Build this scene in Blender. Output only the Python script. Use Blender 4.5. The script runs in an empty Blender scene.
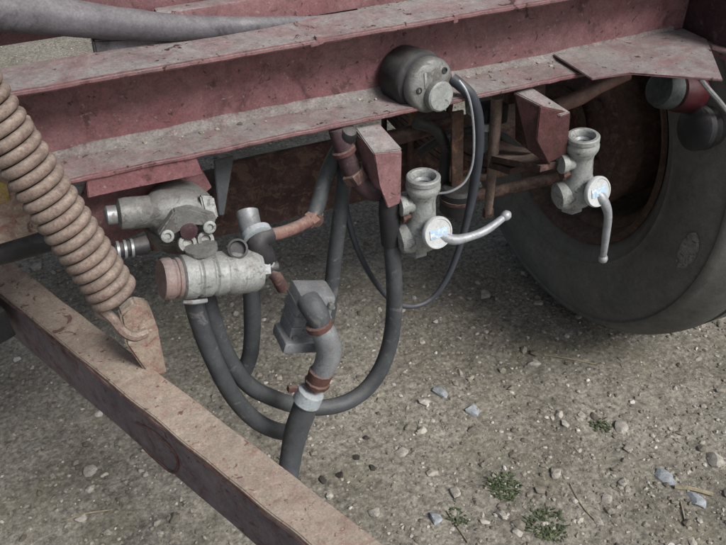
import bpy, bmesh, math, random
import numpy as np
from mathutils import Vector, Matrix, noise
random.seed(7); rng = np.random.default_rng(7)
R_ = math.radians
scene = bpy.context.scene
COL = scene.collection

# ------------------------------------------------------------------ camera
CH, PITCH, YAW, ROLL = 1.2221, .654, .387, -.0246
FW = Vector((math.sin(YAW)*math.cos(PITCH), math.cos(YAW)*math.cos(PITCH), -math.sin(PITCH)))
rt = Vector((math.cos(YAW), -math.sin(YAW), 0)); up = rt.cross(FW)
RT = rt*math.cos(ROLL) + up*math.sin(ROLL); UP = RT.cross(FW)
CAM = Vector((0, 0, CH))
cd = bpy.data.cameras.new('camera'); cam = bpy.data.objects.new('camera', cd); COL.objects.link(cam)
m = Matrix((RT, UP, -FW)).transposed().to_4x4(); m.translation = CAM
cam.matrix_world = m
cd.sensor_width = 36; cd.lens = 36*766/726; cd.clip_start = .02; cd.clip_end = 500
scene.camera = cam

# ------------------------------------------------------------------ light
SUN_EL, SUN_AZ = 46, 150          # azimuth the light comes from, degrees clockwise from +Y
w = bpy.data.worlds.new('World'); scene.world = w; w.use_nodes = True
nt = w.node_tree; bg = nt.nodes['Background']
sky = nt.nodes.new('ShaderNodeTexSky'); sky.sky_type = 'NISHITA'; sky.sun_disc = False
sky.sun_elevation = R_(SUN_EL); sky.sun_rotation = R_(SUN_AZ)
sky.air_density = 1.0; sky.dust_density = 4.0; sky.ozone_density = 1.0
hs = nt.nodes.new('ShaderNodeHueSaturation'); hs.inputs['Saturation'].default_value = .6
nt.links.new(sky.outputs[0], hs.inputs['Color']); nt.links.new(hs.outputs[0], bg.inputs['Color'])
bg.inputs['Strength'].default_value = .05
sd = bpy.data.lights.new('sun', 'SUN'); sd.energy = 1.5; sd.angle = R_(20); sd.color = (1, .98, .965)
so = bpy.data.objects.new('sun', sd); COL.objects.link(so)
ld = Vector((math.sin(R_(SUN_AZ))*math.cos(R_(SUN_EL)), math.cos(R_(SUN_AZ))*math.cos(R_(SUN_EL)), math.sin(R_(SUN_EL))))
so.rotation_euler = ld.to_track_quat('Z', 'Y').to_euler(); so.location = ld*10
vs = scene.view_settings; vs.view_transform = 'Standard'; vs.look = 'None'; vs.exposure = 1.34; vs.gamma = 1

# ------------------------------------------------------------------ helpers
def ray(u, v): return FW + RT*((u-363)/766) - UP*((v-272)/766)
def W(u, v, Y):                    # the point of the vertical plane at depth Y behind the drawbar end
    d = ray(u, v); return CAM + d*(Y/d.y)
def WZ(u, v, Z):                   # the point at height Z
    d = ray(u, v); return CAM + d*((Z-CH)/d.z)
def nz(p, s, o=0): return noise.noise(Vector(p)*s + Vector((o*7.3, o*3.1, o*5.7)))

def frame(axis, upv=None):
    z = Vector(axis).normalized()
    a = Vector(upv) if upv is not None else (Vector((0, 0, 1)) if abs(z.z) < .9 else Vector((0, -1, 0)))
    x = a.cross(z).normalized(); y = z.cross(x)
    return x, y, z

class MB:
    def __init__(s): s.v = []; s.f = []
    def add(s, vs_, fs):
        o = len(s.v); s.v += [Vector(p) for p in vs_]; s.f += [tuple(i+o for i in f) for f in fs]; return s
    def bm(s, b):
        b.verts.index_update(); r = s.add([v.co.copy() for v in b.verts], [[v.index for v in f.verts] for f in b.faces]); b.free(); return r
    def lathe(s, prof, org, axis, n=32, upv=None, jit=0, close=False):
        x, y, z = frame(axis, upv); org = Vector(org); vs_ = []; fs = []
        for (r, h) in prof:
            for k in range(n):
                a = 2*math.pi*k/n; p = org + z*h + (x*math.cos(a)+y*math.sin(a))*r
                if jit: p += (p-org-z*h)*(nz(p, 60)*jit)
                vs_.append(p)
        m_ = len(prof)
        for i in range(m_ if close else m_-1):
            for k in range(n):
                j = (k+1) % n; i2 = (i+1) % m_
                fs.append((i*n+k, i*n+j, i2*n+j, i2*n+k))
        if not close:
            fs.append(tuple(range(n))[::-1]); fs.append(tuple((m_-1)*n+k for k in range(n)))
        return s.add(vs_, fs)
    def tube(s, pts, r, k=14, seg=8, wob=0, smooth=True):
        P = [Vector(p) for p in pts]; m_ = len(P)
        rr = [r]*m_ if not hasattr(r, '__len__') else list(r)
        Q = []; RR = []
        if smooth and m_ > 2:
            for i in range(m_-1):
                a, b, c, d = P[max(i-1, 0)], P[i], P[i+1], P[min(i+2, m_-1)]
                for j in range(seg):
                    t = j/seg
                    Q.append(.5*((2*b)+(c-a)*t+(2*a-5*b+4*c-d)*t*t+(3*b-a-3*c+d)*t**3)); RR.append(rr[i]*(1-t)+rr[i+1]*t)
            Q.append(P[-1]); RR.append(rr[-1])
        else: Q, RR = P, rr
        vs_ = []; fs = []; nrm = None
        for i, q in enumerate(Q):
            t = (Q[min(i+1, len(Q)-1)]-Q[max(i-1, 0)]).normalized()
            if nrm is None: nrm = frame(t)[0]
            nrm = (nrm - t*nrm.dot(t)).normalized(); b = t.cross(nrm)
            for j in range(k):
                a = 2*math.pi*j/k; rad = RR[i]
                p = q + (nrm*math.cos(a)+b*math.sin(a))*rad
                if wob: p += (p-q)*nz(p, 35, 2)*wob
                vs_.append(p)
        n = len(Q)
        for i in range(n-1):
            for j in range(k):
                jj = (j+1) % k; fs.append((i*k+j, i*k+jj, (i+1)*k+jj, (i+1)*k+j))
        fs.append(tuple(range(k))[::-1]); fs.append(tuple((n-1)*k+j for j in range(k)))
        return s.add(vs_, fs)
    def box(s, c, dims, ax=None, bev=.001, cuts=0, rough=0):
        b = bmesh.new(); bmesh.ops.create_cube(b, size=1)
        x, y, z = ax if ax else (Vector((1, 0, 0)), Vector((0, 1, 0)), Vector((0, 0, 1)))
        for v in b.verts: v.co = Vector((v.co.x*dims[0], v.co.y*dims[1], v.co.z*dims[2]))
        if bev: bmesh.ops.bevel(b, geom=b.edges[:], offset=bev, segments=2, affect='EDGES', profile=.6)
        if cuts:
            le = [e for e in b.edges if e.calc_length() > .03]
            bmesh.ops.subdivide_edges(b, edges=le, cuts=cuts, use_grid_fill=True)
        c = Vector(c)
        for v in b.verts:
            q = c + x*v.co.x + y*v.co.y + z*v.co.z
            if rough: q += Vector((nz(q, 40, 1), nz(q, 40, 2), nz(q, 40, 3)))*rough
            v.co = q
        return s.bm(b)
    def plate(s, pts, th, direction=None, bev=.001):      # polygon given by 3-D points, thickened
        P = [Vector(p) for p in pts]
        n = Vector((0, 0, 0))
        for i in range(len(P)):
            a, b_ = P[i], P[(i+1) % len(P)]; n += a.cross(b_)
        n.normalize()
        cc = sum(P, Vector((0, 0, 0)))/len(P); P = [p-n*(p-cc).dot(n) for p in P]
        if direction is not None and n.dot(Vector(direction)) < 0: P.reverse(); n = -n
        b = bmesh.new()
        f0 = [b.verts.new(p) for p in P]; f1 = [b.verts.new(p-n*th) for p in P]
        b.faces.new(f0); b.faces.new(f1[::-1])
        for i in range(len(P)):
            j = (i+1) % len(P); b.faces.new((f0[j], f0[i], f1[i], f1[j]))
        if bev: bmesh.ops.bevel(b, geom=b.edges[:], offset=bev, segments=2, affect='EDGES')
        return s.bm(b)
    def hexa(s, c, axis, r, h, bev=.0008, n=6):
        return s.lathe([(r*.9, 0), (r, h*.08), (r, h*.92), (r*.9, h)], c, axis, n=n)

def mesh_obj(name, mb, mat, parent=None, base=None, smooth=True, ang=38):
    base = Vector(base) if base is not None else Vector((0, 0, 0))
    me = bpy.data.meshes.new(name)
    me.from_pydata([tuple(p-base) for p in mb.v], [], mb.f)
    b = bmesh.new(); b.from_mesh(me); bmesh.ops.recalc_face_normals(b, faces=b.faces[:]); b.to_mesh(me); b.free()
    if smooth:
        me.polygons.foreach_set('use_smooth', [True]*len(me.polygons)); me.set_sharp_from_angle(angle=R_(ang))
    me.materials.append(mat)
    o = bpy.data.objects.new(name, me); COL.objects.link(o)
    if parent: o.parent = parent
    return o

class Thing:
    def __init__(s, name, label, cat, base, group=None):
        s.base = Vector(base); s.e = bpy.data.objects.new(name, None); COL.objects.link(s.e)
        s.e.location = s.base; s.e.empty_display_size = .03
        s.e['label'] = label; s.e['category'] = cat
        if group: s.e['group'] = group
    def part(s, name, mb, mat, parent=None, label=None, **k):
        o = mesh_obj(name, mb, mat, parent or s.e, s.base, **k)
        if label: o['label'] = label
        return o
def solo(name, mb, mat, label, cat, group=None, **k):
    c = Vector((0, 0, 0))
    for p in mb.v: c += p
    c /= len(mb.v)
    o = mesh_obj(name, mb, mat, None, c, **k); o.location = c
    o['label'] = label; o['category'] = cat
    if group: o['group'] = group
    return o

# ------------------------------------------------------------------ materials
def mat(name, a, b=None, s1=25, spots=None, spot_amt=.35, s2=60, dust=None, dust_amt=.0, rough=(.55, .85), metal=0, bump=.25, bscale=180, film=0, spot2=None, spot2_amt=.2, s3=14, grime=1.0, chips=None, specks=None):
    M = bpy.data.materials.new(name); M.use_nodes = True; N = M.node_tree.nodes; L = M.node_tree.links
    bs = N['Principled BSDF']; tc = N.new('ShaderNodeTexCoord').outputs['Object']
    def noi(sc, det=6, ro=.6, dist=0, off=0):
        mp = N.new('ShaderNodeMapping'); mp.inputs['Location'].default_value = (off, off*1.7, off*.6); L.new(tc, mp.inputs['Vector'])
        n = N.new('ShaderNodeTexNoise'); n.inputs['Scale'].default_value = sc; n.inputs['Detail'].default_value = det
        n.inputs['Roughness'].default_value = ro; n.inputs['Distortion'].default_value = dist
        L.new(mp.outputs[0], n.inputs['Vector']); return n.outputs['Fac']
    def rng_(x, lo, hi, a0=0, a1=1):
        r = N.new('ShaderNodeMapRange'); r.inputs[1].default_value = lo; r.inputs[2].default_value = hi; r.inputs[3].default_value = a0; r.inputs[4].default_value = a1
        L.new(x, r.inputs[0]); return r.outputs[0]
    def mul(x, y):
        q = N.new('ShaderNodeMath'); q.operation = 'MULTIPLY'; L.new(x, q.inputs[0])
        if isinstance(y, (int, float)): q.inputs[1].default_value = y
        else: L.new(y, q.inputs[1])
        return q.outputs[0]
    def mix(f, x, y):
        q = N.new('ShaderNodeMix'); q.data_type = 'RGBA'
        L.new(f, q.inputs[0])
        for i, c in ((6, x), (7, y)):
            if isinstance(c, tuple): q.inputs[i].default_value = (*c, 1)
            else: L.new(c, q.inputs[i])
        return q.outputs[2]
    b = b or tuple(c*.6 for c in a)
    col = mix(rng_(noi(s1, 8, .65, .6), .32, .68), a, b)
    rou = rng_(noi(s1*2.3, 5, .6, 0, 3), .3, .7, rough[0], rough[1])
    met = None
    if spots:
        f = rng_(noi(s2, 9, .7, .8, 5), .68-spot_amt*.45, .725-spot_amt*.45)
        col = mix(f, col, spots)
        if metal:
            met = rng_(f, 0, 1, metal, .0)
    if spot2:
        col = mix(rng_(noi(s3, 9, .72, 1.2, 11), .62-spot2_amt*.4, .76-spot2_amt*.4), col, spot2)
    if film and dust:
        f = mul(rng_(noi(s1*.8, 9, .7, .4, 17), .35, .7), film); col = mix(f, col, dust)
    if dust and dust_amt:
        g = N.new('ShaderNodeNewGeometry'); sp = N.new('ShaderNodeSeparateXYZ'); L.new(g.outputs['Normal'], sp.inputs[0])
        f = mul(mul(rng_(sp.outputs['Z'], .25, .85), rng_(noi(s1*1.7, 9, .72, .5, 23), .28, .58)), dust_amt)
        dd = mix(noi(220, 4, .6, 0, 31), tuple(c*.72 for c in dust), tuple(min(1, c*1.25) for c in dust))
        col = mix(f, col, dd)
    if chips: col = mix(rng_(noi(95, 7, .62, .5, 71), .635, .65), col, chips)
    if chips: col = mix(rng_(noi(30, 5, .55, 1.5, 74), .675, .69), col, chips)
    if specks: col = mix(mul(rng_(noi(160, 4, .55, .2, 77), .66, .69), .7), col, specks)
    if grime:
        for sc_n, lo, hi, of in ((420, 1-.38*grime, 1+.34*grime, 51), (75, 1-.34*grime, 1+.2*grime, 57), (7, 1-.25*grime, 1+.15*grime, 63)):
            q = N.new('ShaderNodeMix'); q.data_type = 'RGBA'; q.blend_type = 'MULTIPLY'; q.inputs[0].default_value = 1
            L.new(col, q.inputs[6]); L.new(rng_(noi(sc_n, 6, .7, .3, of), .3, .7, lo, hi), q.inputs[7]); col = q.outputs[2]
    L.new(col, bs.inputs['Base Color']); L.new(rou, bs.inputs['Roughness'])
    if met is not None: L.new(met, bs.inputs['Metallic'])
    else: bs.inputs['Metallic'].default_value = metal
    bs.inputs['Specular IOR Level'].default_value = .35
    if bump:
        bp = N.new('ShaderNodeBump'); bp.inputs['Strength'].default_value = bump; bp.inputs['Distance'].default_value = .002
        L.new(noi(bscale, 8, .7, 0, 41), bp.inputs['Height']); L.new(bp.outputs[0], bs.inputs['Normal'])
    return M
DUST = (.25, .24, .228)
M = dict(
 red = mat('dusty_red_paint', (.215, .093, .101), (.165, .069, .076), 9, (.095, .034, .036), .2, 30, DUST, .95, (.5, .8), 0, .3, 160, film=.26, spot2=(.10, .036, .04), spot2_amt=.22, s3=22, grime=.75, chips=(.065, .035, .03), specks=(.27, .22, .21)),
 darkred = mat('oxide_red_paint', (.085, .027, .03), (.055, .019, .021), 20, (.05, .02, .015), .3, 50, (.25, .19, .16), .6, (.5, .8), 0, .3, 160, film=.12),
 tan = mat('dust_covered_drawbar_paint', (.245, .19, .148), (.29, .235, .188), 22, (.19, .095, .075), .26, 45, (.31, .265, .215), .7, (.7, .95), 0, .45, 260, film=.35, spot2=(.22, .105, .095), spot2_amt=.32, s3=38, grime=.75, chips=(.135, .075, .065), specks=(.42, .38, .34)),
 purple = mat('weathered_drawbar_paint', (.15, .122, .14), (.105, .083, .097), 14, (.085, .028, .033), .2, 22, (.28, .25, .23), .8, (.5, .8), 0, .4, 200, film=.28, spot2=(.095, .036, .044), spot2_amt=.28, s3=26, grime=.75, chips=(.09, .03, .035), specks=(.2, .18, .185)),
 spring = mat('dusty_spring_steel', (.185, .135, .112), (.135, .096, .08), 26, (.12, .065, .055), .25, 70, (.26, .215, .178), .8, (.6, .9), 0, .3, 240, film=.35),
 rust = mat('brown_rust', (.075, .04, .029), (.045, .025, .02), 24, (.13, .066, .036), .3, 60, (.24, .19, .15), .5, (.75, .95), 0, .6, 200, film=.2),
 rustdark = mat('dirty_axle_paint_and_shade', (.066, .030, .030), (.036, .019, .019), 22, (.12, .07, .055), .35, 45, (.22, .17, .14), .7, (.7, .95), 0, .5, 160, film=.25),  # dirty rusty paint, darkened further to put recess shade into the colour
 rustring = mat('rusty_thread', (.125, .058, .043), (.075, .037, .03), 50, (.07, .035, .03), .3, 90, DUST, .3, (.7, .9), 0, .4, 300, grime=0.7),
 alu = mat('dull_cast_aluminium', (.225, .23, .225), (.165, .168, .163), 34, (.09, .083, .076), .36, 60, (.19, .185, .17), .5, (.42, .7), .35, .35, 320, film=.3, grime=0.65),
 alub = mat('bright_cast_aluminium', (.34, .36, .35), (.26, .275, .265), 40, (.12, .112, .10), .26, 80, (.22, .215, .20), .5, (.45, .7), .25, .35, 320, film=.35, spot2=(.14, .13, .115), spot2_amt=.2, s3=45, grime=0.6),
 zinc = mat('grey_zinc_steel', (.33, .35, .365), (.23, .245, .26), 36, (.16, .14, .13), .25, 80, DUST, .35, (.35, .6), .5, .2, 300, film=.15, grime=0.55),
 hose = mat('dusty_grey_rubber_hose', (.042, .047, .054), (.030, .034, .039), 18, (.10, .10, .10), .2, 50, (.13, .132, .132), .6, (.5, .75), 0, .3, 320, film=.38, grime=0.45),
 pipegrey = mat('thick_grey_plastic_hose', (.105, .10, .112), (.075, .072, .082), 10, (.055, .052, .058), .3, 22, (.20, .19, .19), .6, (.5, .75), 0, .15, 220, film=.2, grime=0.7),
 black = mat('black_rubber', (.022, .022, .026), (.014, .014, .016), 30, (.05, .05, .05), .15, 60, (.16, .15, .14), .4, (.45, .7), 0, .2, 250, film=.08, grime=0.5),
 cable = mat('blue_black_cable', (.035, .042, .055), (.025, .03, .04), 30, None, 0, 60, (.16, .15, .14), .35, (.45, .65), 0, .1, 250, film=.1, grime=0.3),
 white = mat('off_white_plastic', (.50, .52, .515), (.41, .43, .425), 40, (.35, .33, .30), .1, 90, DUST, .25, (.4, .6), 0, .1, 300, film=.12, grime=0.4),
 blue = mat('pale_blue_print', (.30, .43, .56), (.38, .50, .60), 60, (.6, .62, .62), .3, 140, None, 0, (.45, .6), 0, .05, 300, grime=0.3),
 copper = mat('reddish_brown_pipe', (.20, .105, .09), (.15, .075, .066), 30, (.10, .05, .045), .25, 70, (.33, .25, .21), .6, (.5, .75), .1, .25, 300, film=.2, grime=0.7),
 tyre = mat('weathered_tyre_rubber', (.105, .106, .104), (.078, .079, .077), 8, (.10, .098, .09), .22, 16, (.19, .175, .15), .4, (.75, .95), 0, .3, 220, film=.5, grime=0.6),
 ltyre = mat('pale_scuff_on_rubber', (.24, .23, .21), (.15, .145, .135), 60, (.08, .08, .08), .35, 90, None, 0, (.8, .95), 0, .3, 300),
 yellow = mat('yellow_paint_mark', (.36, .27, .07), (.27, .19, .06), 50, (.3, .2, .15), .3, 90, None, 0, (.6, .8), 0, .2, 300),
 dlamp = mat('dark_red_lens', (.05, .009, .012), (.028, .007, .009), 30, None, 0, 40, (.15, .1, .1), .3, (.3, .5), 0, .05, 200),
 green = mat('grey_green_band', (.03, .045, .038), (.06, .066, .072), 30, (.06, .07, .07), .3, 60, None, 0, (.4, .7), 0, .1, 200),
 straw = mat('dry_straw', (.34, .29, .19), (.22, .19, .13), 60, None, 0, 60, None, 0, (.7, .9), 0, .1, 300),
 moss = mat('dull_green_weed', (.075, .10, .045), (.05, .07, .035), 60, (.14, .13, .07), .3, 90, None, 0, (.7, .9), 0, .1, 300),
 pebble = mat('pale_limestone', (.40, .38, .34), (.28, .26, .23), 40, (.25, .22, .18), .25, 90, (.24, .21, .175), .2, (.8, .95), 0, .3, 300, film=.3),
 pebbleblue = mat('blue_grey_stone', (.33, .355, .375), (.25, .27, .28), 40, (.2, .19, .17), .2, 90, None, 0, (.75, .95), 0, .3, 300),
 lever = mat('grey_lever_metal', (.36, .38, .41), (.27, .29, .31), 40, (.17, .155, .14), .22, 80, DUST, .4, (.4, .6), .3, .2, 300, film=.25, grime=0.5),
 capred = mat('faded_brown_cap', (.21, .145, .13), (.16, .105, .095), 40, (.10, .06, .055), .25, 80, DUST, .4, (.6, .8), 0, .2, 300, film=.3, grime=0.6),
 earth = mat('caked_grey_dust', (.23, .20, .185), (.19, .15, .145), 30, (.15, .085, .085), .3, 50, DUST, .8, (.85, 1), 0, .7, 260),
 maroon = mat('maroon_paint_and_shade', (.045, .016, .022), (.03, .011, .016), 20, (.08, .05, .05), .2, 40, DUST, .5, (.5, .8), 0, .3, 160, film=.1),  # maroon paint, its tone also lowered to carry shade in recesses
 collar = mat('blue_grey_plastic', (.36, .41, .44), (.29, .33, .35), 50, (.2, .19, .18), .25, 90, DUST, .4, (.5, .7), 0, .2, 300, film=.25, grime=0.5),
 clod = mat('dark_earth_clod', (.055, .05, .042), (.035, .032, .028), 40, None, 0, 90, None, 0, (.85, 1), 0, .4, 300),
)
# ---- ground material
def ground_mat():
    G = bpy.data.materials.new('gravelly_earth'); G.use_nodes = True; N = G.node_tree.nodes; L = G.node_tree.links
    bs = N['Principled BSDF']; tc = N.new('ShaderNodeTexCoord').outputs['Object']
    def noi(s, d=8, r=.65, dist=0):
        n = N.new('ShaderNodeTexNoise'); n.inputs['Scale'].default_value = s; n.inputs['Detail'].default_value = d; n.inputs['Roughness'].default_value = r; n.inputs['Distortion'].default_value = dist
        L.new(tc, n.inputs['Vector']); return n.outputs['Fac']
    def ramp(x, st):
        r = N.new('ShaderNodeValToRGB'); e = r.color_ramp.elements
        e[0].position, e[0].color = st[0][0], (*st[0][1], 1); e[1].position, e[1].color = st[-1][0], (*st[-1][1], 1)
        for p, c in st[1:-1]: q = e.new(p); q.color = (*c, 1)
        L.new(x, r.inputs[0]); return r.outputs[0]
    def mix(f, x, y, mode='MIX'):
        q = N.new('ShaderNodeMix'); q.data_type = 'RGBA'; q.blend_type = mode
        if isinstance(f, float): q.inputs[0].default_value = f
        else: L.new(f, q.inputs[0])
        for i, c in ((6, x), (7, y)):
            if isinstance(c, tuple): q.inputs[i].default_value = (*c, 1)
            else: L.new(c, q.inputs[i])
        return q.outputs[2]
    base = ramp(noi(3.2, 10, .62, .5), [(.3, (.148, .136, .112)), (.5, (.212, .197, .166)), (.7, (.28, .262, .225))])
    fine = ramp(noi(95, 8, .75), [(.34, (.40, .39, .38)), (.5, (.94, .94, .94)), (.66, (1.6, 1.6, 1.58))])
    col = mix(1.0, base, fine, 'MULTIPLY')
    olive = ramp(noi(5.5, 6, .6, .8), [(.52, (0, 0, 0)), (.7, (1, 1, 1))])
    ol = N.new('ShaderNodeMath'); ol.operation = 'MULTIPLY'; ol.inputs[1].default_value = .45; L.new(olive, ol.inputs[0])
    col = mix(ol.outputs[0], col, (.17, .16, .10))
    v = N.new('ShaderNodeTexVoronoi'); v.inputs['Scale'].default_value = 120; L.new(tc, v.inputs['Vector'])
    sp = N.new('ShaderNodeSeparateColor'); L.new(v.outputs['Color'], sp.inputs[0])
    mr = N.new('ShaderNodeMapRange'); mr.inputs[1].default_value = .72; mr.inputs[2].default_value = .9; L.new(sp.outputs[0], mr.inputs[0])
    md = N.new('ShaderNodeMapRange'); md.inputs[1].default_value = .5; md.inputs[2].default_value = .3; L.new(v.outputs['Distance'], md.inputs[0])
    ml = N.new('ShaderNodeMath'); ml.operation = 'MULTIPLY'; L.new(mr.outputs[0], ml.inputs[0]); L.new(md.outputs[0], ml.inputs[1])
    ml2 = N.new('ShaderNodeMath'); ml2.operation = 'MULTIPLY'; ml2.inputs[1].default_value = .6; L.new(ml.outputs[0], ml2.inputs[0])
    col = mix(ml2.outputs[0], col, (.38, .355, .31))
    L.new(col, bs.inputs['Base Color']); bs.inputs['Roughness'].default_value = .95; bs.inputs['Specular IOR Level'].default_value = .15
    b1 = N.new('ShaderNodeBump'); b1.inputs['Strength'].default_value = .8; b1.inputs['Distance'].default_value = .006; L.new(noi(110, 10, .75), b1.inputs['Height'])
    L.new(b1.outputs[0], bs.inputs['Normal'])
    return G
M['ground'] = ground_mat()
def gravel_mat():
    G = bpy.data.materials.new('mixed_gravel'); G.use_nodes = True; N = G.node_tree.nodes; L = G.node_tree.links
    bs = N['Principled BSDF']; g = N.new('ShaderNodeNewGeometry')
    r = N.new('ShaderNodeValToRGB'); e = r.color_ramp.elements
    e[0].position = 0; e[0].color = (.115, .103, .085, 1); e[1].position = 1; e[1].color = (.47, .45, .42, 1)
    for p, c in ((.35, (.185, .168, .138)), (.68, (.26, .238, .20)), (.93, (.37, .348, .305))): q = e.new(p); q.color = (*c, 1)
    L.new(g.outputs['Random Per Island'], r.inputs[0])
    tc = N.new('ShaderNodeTexCoord'); n = N.new('ShaderNodeTexNoise'); n.inputs['Scale'].default_value = 150; n.inputs['Detail'].default_value = 6
    L.new(tc.outputs['Object'], n.inputs['Vector'])
    mr = N.new('ShaderNodeMapRange'); mr.inputs[1].default_value = .3; mr.inputs[2].default_value = .7; mr.inputs[3].default_value = .65; mr.inputs[4].default_value = 1.2; L.new(n.outputs['Fac'], mr.inputs[0])
    q = N.new('ShaderNodeMix'); q.data_type = 'RGBA'; q.blend_type = 'MULTIPLY'; q.inputs[0].default_value = 1
    L.new(r.outputs[0], q.inputs[6]); L.new(mr.outputs[0], q.inputs[7]); L.new(q.outputs[2], bs.inputs['Base Color'])
    bs.inputs['Roughness'].default_value = .9; bs.inputs['Specular IOR Level'].default_value = .2
    return G
M['gravel'] = gravel_mat()

# ------------------------------------------------------------------ ground
def gz(x, y):
    p = Vector((x, y, 0))
    return .016*noise.noise(p*1.7) + .008*noise.noise(p*6+Vector((3, 1, 0))) + .0045*noise.noise(p*19) + .002*noise.noise(p*55)
def build_ground():
    xs = np.concatenate([[-120, -40, -12, -4, -1.6], np.linspace(-.9, 1.7, 230), [2.6, 5, 14, 45, 130]])
    ys = np.concatenate([[-60, -12, -2, -.4], np.linspace(.15, 2.2, 190), np.linspace(2.25, 5, 45), [6, 9, 18, 50, 140, 300]])
    v = []; f = []
    for y in ys:
        for x in xs:
            k = 1 if (-1 < x < 1.8 and 0 < y < 5.2) else .3
            v.append((x, y, gz(x, y)*k))
    n = len(xs)
    for j in range(len(ys)-1):
        for i in range(n-1): f.append((j*n+i, j*n+i+1, (j+1)*n+i+1, (j+1)*n+i))
    me = bpy.data.meshes.new('ground'); me.from_pydata(v, [], f); me.polygons.foreach_set('use_smooth', [True]*len(f)); me.materials.append(M['ground'])
    o = bpy.data.objects.new('ground', me); COL.objects.link(o); o['kind'] = 'structure'; o['label'] = 'bare stony grey brown earth under the trailer'
build_ground()
WHEEL = (1.19, .487)      # Y, Z of the axle
def ico(sub):
    b = bmesh.new(); bmesh.ops.create_icosphere(b, subdivisions=sub, radius=1); b.verts.index_update()
    v = np.array([x.co[:] for x in b.verts]); f = np.array([[q.index for q in x.verts] for x in b.faces]); b.free(); return v, f
def facet(q, n, rs):
    q = q.copy()
    for _ in range(n):
        d = rs.normal(size=3); d /= np.linalg.norm(d); c = rs.uniform(.45, .85); h = q@d; k = h > c
        q[k] -= np.outer(h[k]-c, d)
    return q
def build_gravel():
    iv, if_ = ico(1); V = []; Fc = []; off = 0
    n = 38000; base = [facet(ico(2)[0], 7, rng) if False else facet(iv*1.0, 5, rng) for _ in range(40)]
    for i in range(n):
        y = .25 + 4.3*rng.random()**1.7; sp = .55+y*.6
        x = rng.uniform(.18*y-sp, .45*y+sp)
        if noise.noise(Vector((x*2.3, y*2.3, 4))) + rng.normal()*.35 < -.3: continue
        s = .0017 + .0030*rng.random()**2 + (.0075*rng.random()**2 if rng.random() < .12 else 0)
        q = base[rng.integers(40)]*(1+rng.normal(0, .12, iv.shape[0])[:, None])*s*1.15*np.array([rng.uniform(.7, 1.4), rng.uniform(.7, 1.4), rng.uniform(.45, .8)])
        a = rng.random()*6.28; c_, s_ = math.cos(a), math.sin(a)
        q = np.stack([q[:, 0]*c_-q[:, 1]*s_, q[:, 0]*s_+q[:, 1]*c_, q[:, 2]], 1) + np.array([x, y, gz(x, y)+s*.12])
        V.append(q); Fc.append(if_+off); off += len(iv)
    V = np.concatenate(V); Fc = np.concatenate(Fc)
    me = bpy.data.meshes.new('gravel'); me.from_pydata(V.tolist(), [], Fc.tolist()); me.materials.append(M['gravel'])
    o = bpy.data.objects.new('gravel', me); COL.objects.link(o); o['kind'] = 'stuff'; o['label'] = 'fine loose gravel scattered over the bare earth'; o['category'] = 'gravel'
build_gravel()

# ------------------------------------------------------------------ trailer chassis: beam, rail, headboard, brackets
YF, ZB, ZT = .789, .797, .911           # flange tip plane, underside and top of the channel
XL, XR = -.42, .872
chassis = Thing('trailer_chassis', 'dusty dark red steel trailer chassis with channel cross beam along the top', 'trailer chassis', (.3, .85, .80))
def strip(x0, x1, y0, y1, z0, z1, nx, ny, nzz, edge=0, amp=.0006):
    """a long bar cut into a grid; its front lip is uneven"""
    mb = MB(); b = bmesh.new(); bmesh.ops.create_cube(b, size=1)
    for v in b.verts: v.co = Vector((x0+(v.co.x+.5)*(x1-x0), y0+(v.co.y+.5)*(y1-y0), z0+(v.co.z+.5)*(z1-z0)))
    bmesh.ops.bevel(b, geom=b.edges[:], offset=min(.002, (z1-z0)*.3, (y1-y0)*.3), segments=2, affect='EDGES')
    for n_, ax in ((nx, 0), (ny, 1), (nzz, 2)):
        lo = (x0, y0, z0)[ax]; hi = (x1, y1, z1)[ax]
        for i in range(1, n_):
            co = [0, 0, 0]; co[ax] = lo+(hi-lo)*i/n_; no = [0, 0, 0]; no[ax] = 1
            bmesh.ops.bisect_plane(b, geom=b.verts[:]+b.edges[:]+b.faces[:], plane_co=co, plane_no=no, dist=1e-6)
    for v in b.verts:
        p = v.co.copy(); k = max(0, 1-abs(p.y-y0)/.012)
        v.co.y += amp*nz(p, 18, 1)+k*edge*(nz(p, 16, 2)+.6*nz(p, 60, 3)+.4*nz(p, 150, 6)); v.co.z += amp*nz(p, 14, 4)+k*edge*.5*nz(p, 60, 5)
    return mb.bm(b)
beam = chassis.part('cross_beam', strip(XL, XR, .853, .861, ZB+.007, ZT-.007, 60, 1, 6, 0, .0012), M['red'])
chassis.part('upper_flange', strip(XL, XR, YF, .861, ZT-.007, ZT, 150, 4, 1, .0011, .0008), M['red'], beam)
chassis.part('lower_flange', strip(XL, XR, YF, .861, ZB, ZB+.007, 150, 5, 1, .0022, .0008), M['red'], beam)
for (u, v, sx, sz) in ((318, 36, .008, .010), (313, 39, .010, .006), (455, 14, .007, .010)):          # leftover weld tabs under the lip
    p = W(u, v, YF+.003); chassis.part('weld_tab', MB().box(p-Vector((0, 0, .004)), (sx, .006, sz), bev=.0015, cuts=1, rough=.002), M['red'], beam)
# weathered crumbs of caked dirt in the channel corner
mb = MB()
for i in range(170):
    x = XL+.1+random.random()*(XR-XL-.15); y = .851-abs(random.gauss(0, .013)); s = .0012+.0025*random.random()**2
    b = bmesh.new(); bmesh.ops.create_icosphere(b, subdivisions=1, radius=s)
    for q in b.verts: q.co = Vector((q.co.x*random.uniform(.8, 1.4), q.co.y*random.uniform(.8, 1.4), q.co.z*.6))+Vector((x, max(y, YF+.006), ZB+.0075))+Vector((random.uniform(-1, 1), random.uniform(-1, 1), 0))*.0004
    mb.bm(b)
o = chassis.part('caked_dirt', mb, M['gravel'], beam); o['kind'] = 'stuff'
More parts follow.
